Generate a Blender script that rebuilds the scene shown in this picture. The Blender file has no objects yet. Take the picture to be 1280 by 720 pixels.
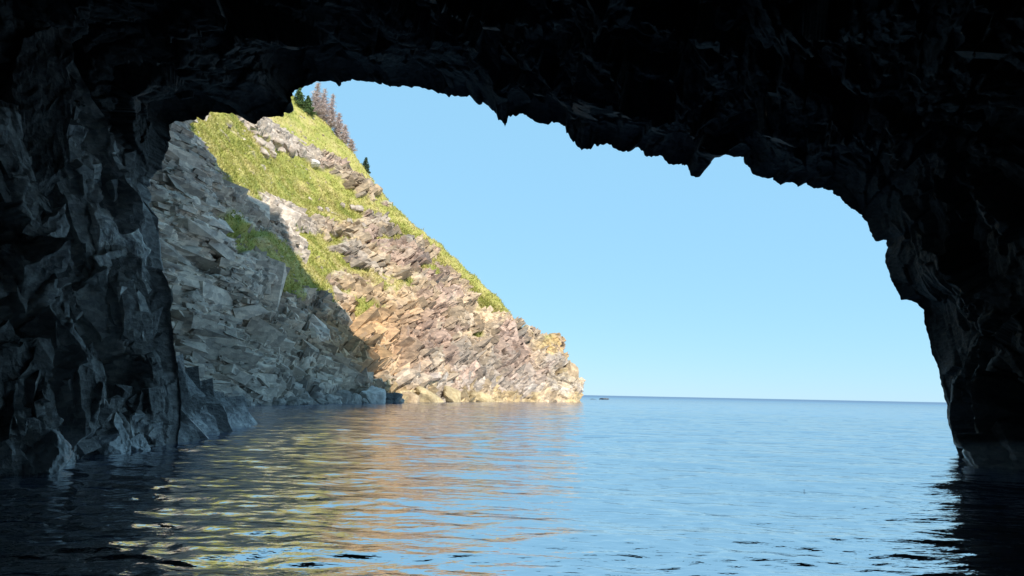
import bpy, math, random
import numpy as np
from mathutils import Matrix, Vector
rng = np.random.default_rng(7)
random.seed(7)
sc = bpy.context.scene
COL = sc.collection
R = math.radians

# ------------------------------------------------------------------ camera
W0, H0, F = 1280.0, 720.0, 924.0
CAM_Z = 1.7
PITCH, ROLL = R(8.13), R(1.16)
CM = Matrix.Rotation(math.pi/2 + PITCH, 3, 'X') @ Matrix.Rotation(ROLL, 3, 'Z')
cd = bpy.data.cameras.new('camera'); cam = bpy.data.objects.new('camera', cd); COL.objects.link(cam)
cam.matrix_world = Matrix.Translation((0, 0, CAM_Z)) @ CM.to_4x4()
cd.sensor_width = 36.0; cd.lens = 36.0*F/W0; cd.clip_start = 0.1; cd.clip_end = 60000
sc.camera = cam

def at(px, py, Y):
    """bearing (px, py) seen from the boat, at Y metres out -> world point"""
    d = CM @ Vector(((px-W0/2)/F, (H0/2-py)/F, -1.0))
    k = Y/d.y
    return np.array((d.x*k, Y, CAM_Z + d.z*k))

def shore(px, Y, z=0.0):
    lo, hi = 300.0, 900.0
    for _ in range(40):
        m = (lo+hi)/2
        if at(px, m, Y)[2] > z: lo = m
        else: hi = m
    return at(px, (lo+hi)/2, Y)

# ------------------------------------------------------------------ numpy noise
def _h(i, j, k, seed):
    with np.errstate(over='ignore'):
        h = (i.astype(np.uint32)*np.uint32(374761393) + j.astype(np.uint32)*np.uint32(668265263)
             + k.astype(np.uint32)*np.uint32(2246822519) + np.uint32((seed*3266489917) & 0xffffffff))
        h = (h ^ (h >> np.uint32(15)))*np.uint32(2246822519)
        h = (h ^ (h >> np.uint32(13)))*np.uint32(3266489917)
        return h ^ (h >> np.uint32(16))

def _re(h, c):
    with np.errstate(over='ignore'):
        h = (h ^ np.uint32(c))*np.uint32(2654435761)
        h = (h ^ (h >> np.uint32(15)))*np.uint32(2246822519)
        return h ^ (h >> np.uint32(13))

def facet(P, S, M=None, seed=0):
    """cells: returns per-cell offset, tilt height, edge distance, cell random"""
    Q = P if M is None else P @ M.T
    Q = (Q/np.asarray(S)).astype(np.float32)
    b = np.floor(Q-0.5).astype(np.int32)
    n = len(Q)
    F1 = np.full(n, 1e9, np.float32); F2 = np.full(n, 1e9, np.float32)
    H = np.zeros(n, np.uint32); D = np.zeros((n, 3), np.float32)
    for dx in (0, 1):
        for dy in (0, 1):
            for dz in (0, 1):
                ci, cj, ck = b[:, 0]+dx, b[:, 1]+dy, b[:, 2]+dz
                h = _h(ci, cj, ck, seed)
                d = np.stack((Q[:, 0]-ci-((h & 1023)/1023.0*.9+.05),
                              Q[:, 1]-cj-(((h >> 10) & 1023)/1023.0*.9+.05),
                              Q[:, 2]-ck-(((h >> 20) & 1023)/1023.0*.9+.05)), 1).astype(np.float32)
                d2 = (d*d).sum(1)
                m = d2 < F1
                F2 = np.where(m, F1, np.minimum(F2, d2))
                F1 = np.where(m, d2, F1)
                H = np.where(m, h, H)
                D[m] = d[m]
    a = _re(H, 11); c = _re(H, 77)
    off = (a & 0xffff)/32767.5-1
    t = np.stack(((c & 1023)/511.5-1, ((c >> 10) & 1023)/511.5-1, ((c >> 20) & 1023)/511.5-1), 1)
    return off, (t*D).sum(1), np.sqrt(F2)-np.sqrt(F1), (a >> 16)/65535.0

def vnoise(P, S, seed=0):
    Q = P/np.asarray(S); b = np.floor(Q).astype(np.int32); f = Q-b
    f = f*f*f*(f*(f*6-15)+10)
    out = 0
    for dx in (0, 1):
        wx = f[:, 0] if dx else 1-f[:, 0]
        for dy in (0, 1):
            wy = f[:, 1] if dy else 1-f[:, 1]
            for dz in (0, 1):
                wz = f[:, 2] if dz else 1-f[:, 2]
                out = out + wx*wy*wz*((_h(b[:, 0]+dx, b[:, 1]+dy, b[:, 2]+dz, seed) & 0xffff)/32767.5-1)
    return out

def fbm(P, S, seed=0, o=4, g=.5):
    S = np.asarray(S, float); a = 1; r = 0
    for k in range(o):
        r = r + a*vnoise(P, S, seed+k*17); S = S/2.03; a *= g
    return r

def sstep(a, b, x):
    t = np.clip((x-a)/(b-a), 0, 1); return t*t*(3-2*t)

def rotm(ax, deg): return np.array(Matrix.Rotation(R(deg), 3, ax))

# ------------------------------------------------------------------ mesh helpers
def tag(o, label=None, cat=None, group=None, kind=None):
    if label: o['label'] = label
    if cat: o['category'] = cat
    if group: o['group'] = group
    if kind: o['kind'] = kind
    return o

def mesh_from(name, V, Fq, mat, parent=None, smooth=False):
    """V (n,3), Fq (m,3|4) -> object"""
    V = np.asarray(V, np.float32); Fq = np.asarray(Fq, np.int32)
    me = bpy.data.meshes.new(name); k = Fq.shape[1]
    me.vertices.add(len(V)); me.vertices.foreach_set('co', V.ravel())
    me.loops.add(Fq.size); me.loops.foreach_set('vertex_index', Fq.ravel())
    me.polygons.add(len(Fq)); me.polygons.foreach_set('loop_start', np.arange(len(Fq), dtype=np.int32)*k)
    me.polygons.foreach_set('use_smooth', np.broadcast_to(np.asarray(smooth, bool), (len(Fq),)).copy())
    me.update(calc_edges=True)
    if mat: me.materials.append(mat)
    o = bpy.data.objects.new(name, me); COL.objects.link(o)
    if parent: o.parent = parent
    return o

def gblur(A, ku, kv):
    """small binomial blur of a grid, ku / kv passes along each axis"""
    for _ in range(ku):
        B = np.concatenate((A[:1], A, A[-1:])); A = .25*B[:-2]+.5*B[1:-1]+.25*B[2:]
    for _ in range(kv):
        B = np.concatenate((A[:, :1], A, A[:, -1:]), 1); A = .25*B[:, :-2]+.5*B[:, 1:-1]+.25*B[:, 2:]
    return A

def grid_faces(nu, nv, flip=False):
    i = np.arange(nu*nv).reshape(nu, nv)
    q = np.stack((i[:-1, :-1], i[1:, :-1], i[1:, 1:], i[:-1, 1:]), -1).reshape(-1, 4)
    return q[:, ::-1] if flip else q

def grid_normals(P):
    n = np.cross(np.gradient(P, axis=0), np.gradient(P, axis=1))
    return n/np.maximum(np.linalg.norm(n, axis=-1, keepdims=True), 1e-9)

def col_attr(o, name, C):
    a = o.data.attributes.new(name, 'FLOAT_COLOR', 'POINT')
    C = np.asarray(C, np.float32); C = np.concatenate((C, np.ones((len(C), 1), np.float32)), 1)
    a.data.foreach_set('color', C.ravel())

def f_attr(o, name, x):
    a = o.data.attributes.new(name, 'FLOAT', 'POINT'); a.data.foreach_set('value', np.asarray(x, np.float32))

def block_faces(k):
    """unit-cube skin with k x k quads a side: trilinear weights (m, 8) and quads"""
    t = np.linspace(0, 1, k+1); a, b = np.meshgrid(t, t, indexing='ij'); a, b = a.ravel(), b.ravel(); z = np.zeros_like(a)
    pts = []; Q = []; base = 0
    for ax in range(3):
        for sd in (0, 1):
            p = [None]*3; p[ax] = z+sd; p[(ax+1) % 3] = a; p[(ax+2) % 3] = b
            pts.append(np.stack(p, 1)); q = grid_faces(k+1, k+1, sd == 0)+base; Q.append(q); base += (k+1)**2
    p = np.concatenate(pts); W = []
    for c in range(8):
        w = 1.0
        for j in range(3): w = w*(p[:, j] if (c >> j) & 1 else 1-p[:, j])
        W.append(w)
    return np.stack(W, 1), np.concatenate(Q)

def blocks(C, A, S, k=1, jit=.16, seed=1, rough=0.0, taper=None):
    """angular joint blocks: centres (n,3), axes (n,3,3 rows), full sizes (n,3) -> verts, quads, block index per vertex"""
    g = np.random.default_rng(seed); n = len(C)
    cor = np.array([[(c & 1), (c >> 1) & 1, (c >> 2) & 1] for c in range(8)], float)-.5
    cc = cor[None]+g.uniform(-jit, jit, (n, 8, 3))
    cc = np.einsum('nci,nij->ncj', cc*S[:, None, :], A)+C[:, None, :]
    W, Q = block_faces(k)
    V = np.einsum('mc,ncj->nmj', W, cc).reshape(-1, 3)
    m = len(W)
    F_ = (Q[None]+(np.arange(n)*m)[:, None, None]).reshape(-1, 4)
    idx = np.repeat(np.arange(n), m)
    if rough:
        L = S.mean(1)[idx]
        nz = np.stack([fbm(V, .9, seed*7+j, 4, .55)*.6+.5*fbm(V, .22, seed*7+j+50, 3, .6)*.35 for j in range(3)], 1)
        V = V+nz*(rough*np.minimum(L, 1.5))[:, None]
    return V, F_, idx

def axes_from(a, b, spread, g):
    """rows: long axis a, then b made square to it, then the rest; each randomly turned by about `spread` radians"""
    a = a+g.normal(size=a.shape)*spread; a /= np.linalg.norm(a, axis=1, keepdims=True)
    b = b+g.normal(size=a.shape)*spread; b -= a*(a*b).sum(1, keepdims=True); b /= np.linalg.norm(b, axis=1, keepdims=True)
    return np.stack((a, b, np.cross(a, b)), 1)

# ------------------------------------------------------------------ materials
class NT:
    def __init__(s, name):
        s.m = bpy.data.materials.new(name); s.m.use_nodes = True
        s.t = s.m.node_tree; s.b = s.t.nodes['Principled BSDF']
    def n(s, typ, **kw):
        x = s.t.nodes.new(typ)
        for k, v in kw.items():
            if k[0] == '_': setattr(x, k[1:], v)
            else: x.inputs[k.replace('9', ' ')].default_value = v
        return x
    def l(s, a, b): s.t.links.new(a, b)
    def coord(s): 
        return s.n('ShaderNodeTexCoord').outputs['Object']
    def noise(s, scale, detail=6, rough=.6, vec=None, dist=0):
        x = s.n('ShaderNodeTexNoise', Scale=scale, Detail=detail, Roughness=rough, Distortion=dist)
        s.l(vec or s.coord(), x.inputs['Vector']); return x.outputs['Fac']
    def ramp(s, fac, stops):
        r = s.n('ShaderNodeValToRGB'); e = r.color_ramp.elements
        while len(e) < len(stops): e.new(.5)
        for q, (p, c) in zip(e, stops): q.position = p; q.color = (*c, 1) if len(c) == 3 else c
        s.l(fac, r.inputs[0]); return r.outputs[0]
    def mix(s, fac, a, b, mode='MIX'):
        x = s.n('ShaderNodeMix', _data_type='RGBA', _blend_type=mode)
        for v, i in ((fac, 0), (a, 6), (b, 7)):
            if hasattr(v, 'is_linked'): s.l(v, x.inputs[i])
            elif i == 0: x.inputs[0].default_value = v
            else: x.inputs[i].default_value = (*v, 1)
        return x.outputs[2]
    def math(s, op, a, b=0.0):
        x = s.n('ShaderNodeMath', _operation=op)
        for i, v in enumerate((a, b)):
            if hasattr(v, 'is_linked'): s.l(v, x.inputs[i])
            else: x.inputs[i].default_value = v
        return x.outputs[0]
    def attr(s, name, out='Fac'):
        return s.n('ShaderNodeAttribute', _attribute_name=name).outputs[out]
    def bump(s, h, strength, dist, prev=None):
        x = s.n('ShaderNodeBump', Strength=strength, Distance=dist); s.l(h, x.inputs['Height'])
        if prev: s.l(prev, x.inputs['Normal'])
        return x.outputs[0]

def mapping(t, scale, rot=(0, 0, 0)):
    mp = t.n('ShaderNodeMapping'); mp.inputs['Scale'].default_value = scale
    mp.inputs['Rotation'].default_value = [R(a) for a in rot]
    t.l(t.coord(), mp.inputs['Vector']); return mp.outputs[0]

def grey(t, lo, hi, fac):
    return t.ramp(fac, [(.3, (lo,)*3), (.7, (hi,)*3)])

def rock_mat(name, fine, bump_d):
    """rock whose colour comes from the vertex attribute 'albedo' broken up by noise; 'grass' mixes in turf"""
    t = NT(name)
    n1 = t.noise(1.3*fine, 8, .65); n2 = t.noise(.35*fine, 5, .6); n3 = t.noise(6*fine, 5, .7)
    v = t.n('ShaderNodeTexVoronoi', Scale=1.1*fine, _feature='F1'); t.l(mapping(t, (1, 1, 2.2), (0, 38, 0)), v.inputs['Vector'])
    base = t.mix(1.0, t.attr('albedo', 'Color'), t.ramp(n1, [(.28, (.7, .69, .69)), (.5, (1, 1, 1)), (.72, (1.26, 1.24, 1.2))]), 'MULTIPLY')
    vv = t.n('ShaderNodeSeparateColor'); t.l(v.outputs['Color'], vv.inputs[0])
    base = t.mix(1.0, base, t.ramp(vv.outputs[0], [(0, (.72, .72, .74)), (1, (1.25, 1.22, 1.18))]), 'MULTIPLY')
    base = t.mix(t.ramp(n2, [(.5, (0,)*3), (.75, (.5,)*3)]), base, t.mix(1.0, base, (.75, .72, .78), 'MULTIPLY'))
    g = t.ramp(t.noise(.22, 6, .65), [(.3, (.16, .19, .04)), (.45, (.28, .285, .065)), (.58, (.39, .345, .12)), (.72, (.45, .36, .19))])
    g = t.mix(1.0, g, t.ramp(t.noise(2.6, 6, .75), [(.3, (.6,)*3), (.5, (1,)*3), (.72, (1.35,)*3)]), 'MULTIPLY')
    gf = t.attr('grass')
    t.l(t.mix(gf, base, g), t.b.inputs['Base Color'])
    t.l(t.math('MULTIPLY', t.attr('rough'), 1.0), t.b.inputs['Roughness'])
    b = t.bump(n3, .5, bump_d*.4)
    b = t.bump(v.outputs['Distance'], .3, bump_d, b)
    b = t.bump(n1, .5, bump_d, b)
    t.l(b, t.b.inputs['Normal'])
    t.b.inputs['Specular IOR Level'].default_value = .4
    return t.m

M_HEAD = rock_mat('headland_rock_and_turf', 1.0, .14)
M_CAVE = rock_mat('cave_rock', 4.0, .13)

def boulder_mat(name, lo, hi, rough=.85):
    t = NT(name)
    n1 = t.noise(1.2, 8, .65); n2 = t.noise(.4, 4, .5)
    c = t.ramp(n1, [(.3, lo), (.7, hi)])
    c = t.mix(1.0, c, grey(t, .7, 1.25, n2), 'MULTIPLY')
    t.l(c, t.b.inputs['Base Color']); t.b.inputs['Roughness'].default_value = rough
    t.l(t.bump(t.noise(5, 6, .7), .7, .1), t.b.inputs['Normal'])
    return t.m
M_BGREY = boulder_mat('grey_boulder', (.18, .17, .16), (.42, .4, .37))
M_BPALE = boulder_mat('pale_boulder', (.4, .385, .36), (.64, .62, .6))
M_BTAN = boulder_mat('tan_boulder', (.26, .19, .12), (.48, .36, .23))
M_BOCH = boulder_mat('ochre_boulder', (.27, .2, .1), (.5, .4, .24))
M_BPINK = boulder_mat('weathered_rock', (.24, .19, .16), (.5, .43, .36))
M_BWET = boulder_mat('wet_dark_rock', (.03, .033, .036), (.1, .105, .11), .3)

def plain_mat(name, lo, hi, scale=8, rough=.8):
    t = NT(name); t.l(t.ramp(t.noise(scale, 4, .6), [(.3, lo), (.7, hi)]), t.b.inputs['Base Color'])
    t.b.inputs['Roughness'].default_value = rough; return t.m
M_BARK = plain_mat('bark', (.06, .05, .04), (.14, .12, .1))
M_DEAD = plain_mat('dead_twigs', (.36, .28, .26), (.6, .5, .47), 1.5)
M_DEADB = plain_mat('dead_bark', (.2, .17, .15), (.36, .31, .28))
M_NEEDLE = plain_mat('spruce_needles', (.03, .065, .018), (.09, .15, .04), 1.2)
M_NEEDLE2 = plain_mat('young_spruce_needles', (.02, .05, .03), (.05, .09, .05), 1.2)
M_WEED = plain_mat('seaweed_fleck', (.015, .012, .01), (.03, .025, .02), 8, .5)

# ------------------------------------------------------------------ headland
def build_headland():
    def stn(sh, mid, rim, gm, rd):
        s = shore(*sh); pts = [s+np.array((2.5, -1.0, -2.5)), s]
        pts += [at(*q) for q in (mid, rim, gm, rd)]
        r = pts[-1]; pts.append(r+np.array((8, 30, -14.0)) if False else r+np.array((-6, 26, -6.0)))
        return pts
    st = []
    st.append([np.array(p, float) for p in ((-27, 28, -2.5), (-30, 30, 0), (-35, 31, 18), (-41, 32, 36), (-52, 36, 50), (-76, 45, 75), (-90, 70, 75))])
    st.append(stn((120, 55), (125, 330, 64), (150, 120, 86), (160, 60, 105), (170, -40, 140)))
    st.append(stn((250, 66), (238, 330, 78), (229, 150, 100), (262, 110, 125), (270, 20, 165)))
    st.append(stn((328, 76), (304, 370, 86), (282, 212, 106), (300, 160, 135), (325, 85, 185)))
    st.append(stn((390, 88), (362, 405, 97), (336, 272, 113), (338, 190, 145), (362, 118, 180)))
    st.append(stn((450, 104), (425, 432, 110), (396, 348, 121), (375, 240, 150), (398, 147, 182)))
    st.append(stn((510, 122), (488, 430, 127), (450, 352, 135), (430, 262, 160), (447, 198, 183)))
    st.append(stn((570, 140), (548, 430, 145), (520, 330, 154), (500, 290, 170), (498, 263, 180)))
    st.append(stn((628, 155), (606, 440, 160), (585, 378, 166), (576, 352, 172), (573, 330, 180)))
    st.append(stn((655, 161), (640, 450, 165), (629, 412, 169), (621, 392, 172), (616, 374, 177)))
    st.append(stn((688, 167), (678, 462, 170), (664, 430, 174), (655, 420, 178), (650, 415, 182)))
    st.append(stn((712, 172), (706, 470, 174), (697, 437, 177), (692, 430, 181), (688, 426, 185)))
    st.append(stn((723, 178), (718, 470, 180), (710, 446, 182), (704, 436, 185), (699, 430, 188)))
    s = shore(722, 192)
    st.append([s+np.array((2, 4, -2.5)), s, s+np.array((-1, 0, 5)), s+np.array((-3, 0, 10)), s+np.array((-6, 0, 13)), s+np.array((-9, 0, 15)), s+np.array((-25, 12, 12))])
    s = shore(700, 212)
    st.append([s+np.array((2, 6, -2.5)), s, s+np.array((-1, 0, 5)), s+np.array((-3, 0, 10)), s+np.array((-6, 0, 13)), s+np.array((-9, 0, 15)), s+np.array((-25, 12, 12))])
    K = np.array(st)                                  # (ns, 7, 3)

    def catmull(A, x):
        n = len(A); i = np.clip(np.floor(x).astype(int), 0, n-2); f = (x-i)
        f = f.reshape((-1,)+(1,)*(A.ndim-1))
        p0, p1, p2, p3 = A[np.maximum(i-1, 0)], A[i], A[i+1], A[np.minimum(i+2, n-1)]
        m1, m2 = .42*(p2-p0), .42*(p3-p1)
        return (2*f**3-3*f**2+1)*p1+(f**3-2*f**2+f)*m1+(-2*f**3+3*f**2)*p2+(f**3-f**2)*m2
    nu, nv = 1300, 860
    # parameter densities: more samples where stations are long
    su = np.linalg.norm(np.diff(K[:, 2], axis=0), axis=1); su[0] *= .3; su[-1] *= .4
    cu = np.concatenate(([0], np.cumsum(su))); u = np.interp(np.linspace(0, cu[-1], nu), cu, np.arange(len(K)))
    vd = np.array([3, 17, 15, 22, 26, 8.]); cv = np.concatenate(([0], np.cumsum(vd)))
    v = np.interp(np.linspace(0, cv[-1], nv), cv, np.arange(7))
    A = catmull(K, u)                                 # (nu,7,3)
    P = catmull(np.swapaxes(A, 0, 1), v)              # (nv,nu,3)
    P = np.swapaxes(P, 0, 1).copy()
    U = np.repeat(u[:, None], nv, 1).ravel(); V = np.repeat(v[None], nu, 0).ravel()
    N = grid_normals(P)
    if N[nu//2, nv//2] @ np.array((.5, -1, .3)) < 0: N = -N
    p = P.reshape(-1, 3); n = N.reshape(-1, 3)
    # slow warp of the cell domain so joints are not straight
    wp = p + np.stack([fbm(p, 9, 40+k, 3) for k in range(3)], 1)*.55
    # turf field: above the rim, broken by rock outcrops
    g = (V-3.0)*1.3 + .8*fbm(p, (12, 12, 8), 5, 5, .6) - .28
    g = g+.4*sstep(1.9, 2.3, U)*sstep(5.6, 4.6, U)
    g = np.where(U < 2.0, g-2.5*(2.0-U), g)           # bare grey rock on the near cliff
    g = np.where(U > 8.6, g-1.1*(U-8.6), g)           # bare headland tip
    g = g - .6*sstep(4.3, 5.0, V)*(.7+.9*vnoise(p, 7, 55))*sstep(4.5, 7, U)
    def blob(px, py, Y, rx, ry, rz, k, ang=0):
        nonlocal g
        c = at(px, py, Y); d = p-c
        ca, sa = math.cos(R(ang)), math.sin(R(ang))
        a = d[:, 0]*ca+d[:, 2]*sa; b = -d[:, 0]*sa+d[:, 2]*ca
        g = g - k*np.exp(-((a/rx)**2+(d[:, 1]/ry)**2+(b/rz)**2))
    for q in OUTCROPS: blob(*q)
    for q in TURF: blob(*q)
    g = g + .35*fbm(p, (3.2, 3.2, 2.4), 8, 3)
    turf = sstep(-.3, .34, g)
    rockw = 1-turf
    # -- displacement
    lit = sstep(4.6, 6.0, U)                          # jointed slabs on the lit headland, ledges on the near cliff
    Mt = rotm('Y', -40) @ rotm('Z', 20)               # dipping beds
    Mh = rotm('Y', 8) @ rotm('X', 10)
    d = 0
    for (S, o, tl, cr, sd) in (((11, 10, 3.6), 1.0, 1.6, .3, 1), ((5.2, 5.0, 1.6), .4, .7, .3, 2), ((2.3, 2.4, .75), .12, .25, .1, 3)):
        a = facet(wp, S, Mt, sd); b = facet(wp, (S[0]*.9, S[1]*.9, S[2]*1.0), Mh, sd+20)
        da = (o*a[0]+tl*a[1]-cr*sstep(.1, .0, a[2]))*(.4 if sd == 3 else 1); db = o*b[0]+tl*b[1]-cr*sstep(.1, .0, b[2])
        d = d + da*lit + db*(1-lit)*1.05
        if sd == 2: rnd2 = a[3]*lit+b[3]*(1-lit)
        if sd == 1: rnd1 = a[3]*lit+b[3]*(1-lit)
    # bedding steps
    hb = wp @ (rotm('Y', -40) @ np.array((0, 0, 1.0))); hn = wp[:, 2]+.12*wp[:, 0]
    h = hb*lit+hn*(1-lit)+.5*fbm(p, 5, 33, 3)
    d = d + rockw*.5*((h/1.9) % 1.0-.5)*(.5+.5*vnoise(p, 7, 61)) + lit*.14*((h/.7) % 1.0-.5)*(.5+.5*vnoise(p, 4, 62))
    # open cracks
    dt = .75*fbm(p, 7, 70, 4) + .22*fbm(p, 1.8, 71, 3)
    amp = np.clip(1.1*rockw+.1, 0, 1)
    d = d*amp + dt*(1-amp) + rockw*.35*sstep(3, 3.6, V)
    hm = np.zeros(len(p))
    for (px, py, Y, rx, ry, rz, k, ang) in HOLES:
        c = at(px, py, Y); e = p-c; ca, sa = math.cos(R(ang)), math.sin(R(ang))
        a = e[:, 0]*ca+e[:, 2]*sa; b = -e[:, 0]*sa+e[:, 2]*ca
        ho = np.exp(-((a/rx)**4+(e[:, 1]/ry)**4+(b/rz)**4)); d = d + k*ho; hm = np.maximum(hm, ho)
    d = d*sstep(6.0, 5.3, V)*1.0
    # keep the waterline from wandering too much
    d = d*(.45+.55*sstep(0, 3.5, p[:, 2]))
    d = gblur(d.reshape(nu, nv), 2, 1).ravel()
    q = p + n*d[:, None]
    # -- colour of the stone itself
    c_grey = np.array((.385, .335, .285)); c_tan = np.array((.43, .335, .225)); c_or = np.array((.40, .26, .13)); c_pk = np.array((.36, .265, .22)); c_gr2 = np.array((.47, .41, .35))
    n1 = fbm(p, (10, 10, 7), 90, 4); n2 = fbm(p, (6, 6, 5), 95, 4); n3 = fbm(p, (4, 4, 3), 99, 4)
    def lerp(a, b, w): return a*(1-w[:, None])+b*w[:, None]
    C = lerp(c_grey, c_gr2, sstep(-.3, .5, n1))*(1-.17*lit)[:, None]
    C = lerp(C, np.array((.38, .34, .30)), .7*sstep(-.1, .6, n3)*(1-lit))
    C = lerp(C, c_tan, lit*sstep(-.6, .2, n1)*.9)
    C = lerp(C, c_pk, lit*sstep(.1, .5, n2)*.8)
    def near(px, py, Y, r, ry=30):
        e = p-at(px, py, Y); return np.exp(-(e[:, 0]**2+e[:, 2]**2)/r**2-(e[:, 1]/ry)**2)
    C = lerp(C, c_or, np.clip(.85*near(475, 400, 127, 7)+.6*near(455, 440, 122, 5), 0, .8)*sstep(-.9, .2, n3))
    C = lerp(C, c_pk*.95, np.clip(near(548, 425, 146, 6)+near(640, 455, 163, 6), 0, 1)*sstep(-.6, .3, n3))
    C = C*(.78+.44*rnd2)[:, None]*(.9+.2*rnd1)[:, None]
    z = q[:, 2]+.9*n3
    C = lerp(C, np.array((.42, .325, .18)), lit*sstep(2.6, 1.6, z)*sstep(-.7, .0, n2)*.85)       # ochre weed band
    C = lerp(C, np.array((.5, .46, .42)), lit*np.exp(-((z-3.6)/.9)**2)*sstep(-.3, .4, n3)*.75)   # barnacle band
    C = lerp(C, np.array((.48, .33, .08)), np.clip(near(703, 440, 178, 5)*1.2, 0, .5)*sstep(-.4, .4, n3))
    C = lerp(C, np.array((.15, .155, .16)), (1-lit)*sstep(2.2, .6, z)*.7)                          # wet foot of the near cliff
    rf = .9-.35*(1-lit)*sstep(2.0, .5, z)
    # joint blocks: every rock part of the slope is broken into angular slabs following the bedding
    gb = np.random.default_rng(17)
    Pg = q.reshape(nu, nv, 3); ar = np.linalg.norm(np.cross(np.gradient(Pg, axis=0), np.gradient(Pg, axis=1)), axis=-1).ravel()
    wgt = ar*(np.clip(rockw, 0, 1)**1.7+.07*(U > 2.2))*(1-sstep(.05, .4, hm))*(q[:, 2] > -1)*(V < 5.4)*np.where(U < 1.3, .15, 1)*np.where(U > 11.6, .5, 1)
    VV = [q]; FF = [grid_faces(nu, nv)]; CC = [C]; TT = [turf]; RR = [rf]; nb = len(q); SM = [np.ones(len(FF[0]), bool)]
    for (cnt, l0, l1, pr, sd) in ((1150, 3.4, 7.0, .11, 1), (3600, 1.8, 3.6, .20, 2), (6000, .8, 1.8, .25, 3), (5000, .4, .8, .30, 4), (420, 5.5, 11, .075, 5)):
        wk = wgt*(1-.9*lit*(sd in (3, 4)))*(1+1.5*lit*(sd < 3))*np.where(turf > .6, sd in (3, 4), 1)*(lit*(U < 10) if sd == 5 else 1)*(np.where(U > 9.3, 0, 1) if sd == 1 else 1)*(np.where(U > 10.6, .3, 1) if sd == 2 else 1); k = gb.choice(len(q), cnt, p=wk/wk.sum()); pc = q[k]; pn = n[k]; u_ = U[k]; li = sstep(4.9, 5.6, u_)[:, None]
        dip = np.radians(38+14*fbm(pc, 18, 700, 2))
        al = np.stack((np.cos(dip), .15+0*dip, np.sin(dip)), 1); bl = np.stack((.1+0*dip, 1+0*dip, .1+0*dip), 1)
        hz = (sstep(3.6, 3.0, u_+.5*fbm(pc, 9, 701, 2)))[:, None]
        an = np.array((.45, .9, -.08))*hz+np.array((.28, .12, 1.0))*(1-hz); bn = np.array((1.0, -.3, -.12))*hz+np.array((.8, .6, -.2))*(1-hz)
        a = al*li+an*(1-li); b = bl*li+bn*(1-li)
        X = axes_from(a, b, .12+.06*(sd > 2)-.06*li, gb)
        Lb = l0+(l1-l0)*gb.random(cnt)**1.6
        S = np.stack((Lb, Lb*gb.uniform(.4, .75, cnt), Lb*gb.uniform(.16, .38, cnt)*(.5 if sd == 5 else 1)), 1)
        ext = (np.abs(np.einsum('nij,nj->ni', X, pn))*S*.5).sum(1)
        prj = Lb*pr*gb.uniform(.15, 1.0, cnt)*np.where(turf[k] > .6, .5, 1)*(.4+.6*sstep(0, 3, pc[:, 2]))
        cen = pc-pn*(ext*.85-prj)[:, None]
        v_, f_, ix = blocks(cen, X, S, 1, .21, 30+sd)
        VV.append(v_); FF.append(f_+nb); nb += len(v_)
        CC.append(C[k][ix]*gb.uniform(.68, 1.25, (cnt, 1))[ix]); TT.append(np.zeros(len(v_))); RR.append(rf[k][ix]); SM.append(np.zeros(len(f_), bool))
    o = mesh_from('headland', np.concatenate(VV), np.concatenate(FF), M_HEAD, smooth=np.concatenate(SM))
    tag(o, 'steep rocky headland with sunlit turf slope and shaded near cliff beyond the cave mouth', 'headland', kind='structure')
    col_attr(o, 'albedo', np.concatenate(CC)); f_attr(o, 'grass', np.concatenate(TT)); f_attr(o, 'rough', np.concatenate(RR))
    return o, q, turf, U, V, n, (nu, nv)

# rock outcrops breaking the turf (bearing, distance, half sizes, strength, tilt)
OUTCROPS = [
    (536, 304, 168, 2.5, 14, 1.6, 1.0, -40), (590, 362, 172, 2.2, 14, 1.3, .9, -45), (485, 250, 176, 2, 14, 2, .9, -45), (360, 225, 145, 2.2, 12, 1.2, .9, -20), (400, 240, 155, 2, 12, 1.2, .9, -30), (310, 205, 128, 2.5, 12, 1.2, .9, -30),
    (229, 184, 100, 2.6, 14, 3, 1.7, -45), (255, 226, 103, 3, 14, 3.4, 1.7, -45), (284, 254, 104, 3, 14, 3, 1.7, -40),
    (318, 172, 150, 5, 18, 3.0, 1.6, -25), (345, 182, 155, 6.5, 18, 3.2, 2.2, -15), (378, 192, 162, 5.5, 18, 3.2, 2.0, -5), (295, 150, 150, 5, 18, 2.0, 1.4, 0),
    (290, 195, 132, 3.5, 15, 1.8, 1.1, -20), (330, 232, 138, 3, 15, 1.6, 1.0, -20), (412, 200, 175, 3, 20, 7, 1.5, 35), (440, 225, 172, 2.5, 20, 6, 1.5, 40),
    (345, 268, 124, 3.5, 15, 2.2, 1.4, 0), (372, 268, 130, 3.5, 15, 1.8, 1.5, 0), (402, 266, 138, 4, 15, 1.8, 1.5, 5), (445, 272, 152, 5, 15, 4, 2.0, 0),
    (352, 298, 118, 1.2, 12, 3.5, 1.3, 10), (450, 312, 142, 5, 15, 3, 1.3, 10), (480, 306, 150, 4, 15, 2.6, 1.2, 10), (525, 300, 160, 3.5, 15, 2.5, 1.2, -20),
    (392, 146, 190, 3, 20, 1.5, .8, -30), (470, 240, 184, 3, 20, 3.5, 1.3, -40), (415, 160, 188, 3, 20, 1.5, .8, -30), (560, 338, 170, 3, 15, 2, .9, -30),
    (408, 305, 130, 3.0, 15, 1.2, .7, 20), (500, 262, 184, 2.0, 20, 2.5, .7, -40)]
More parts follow.
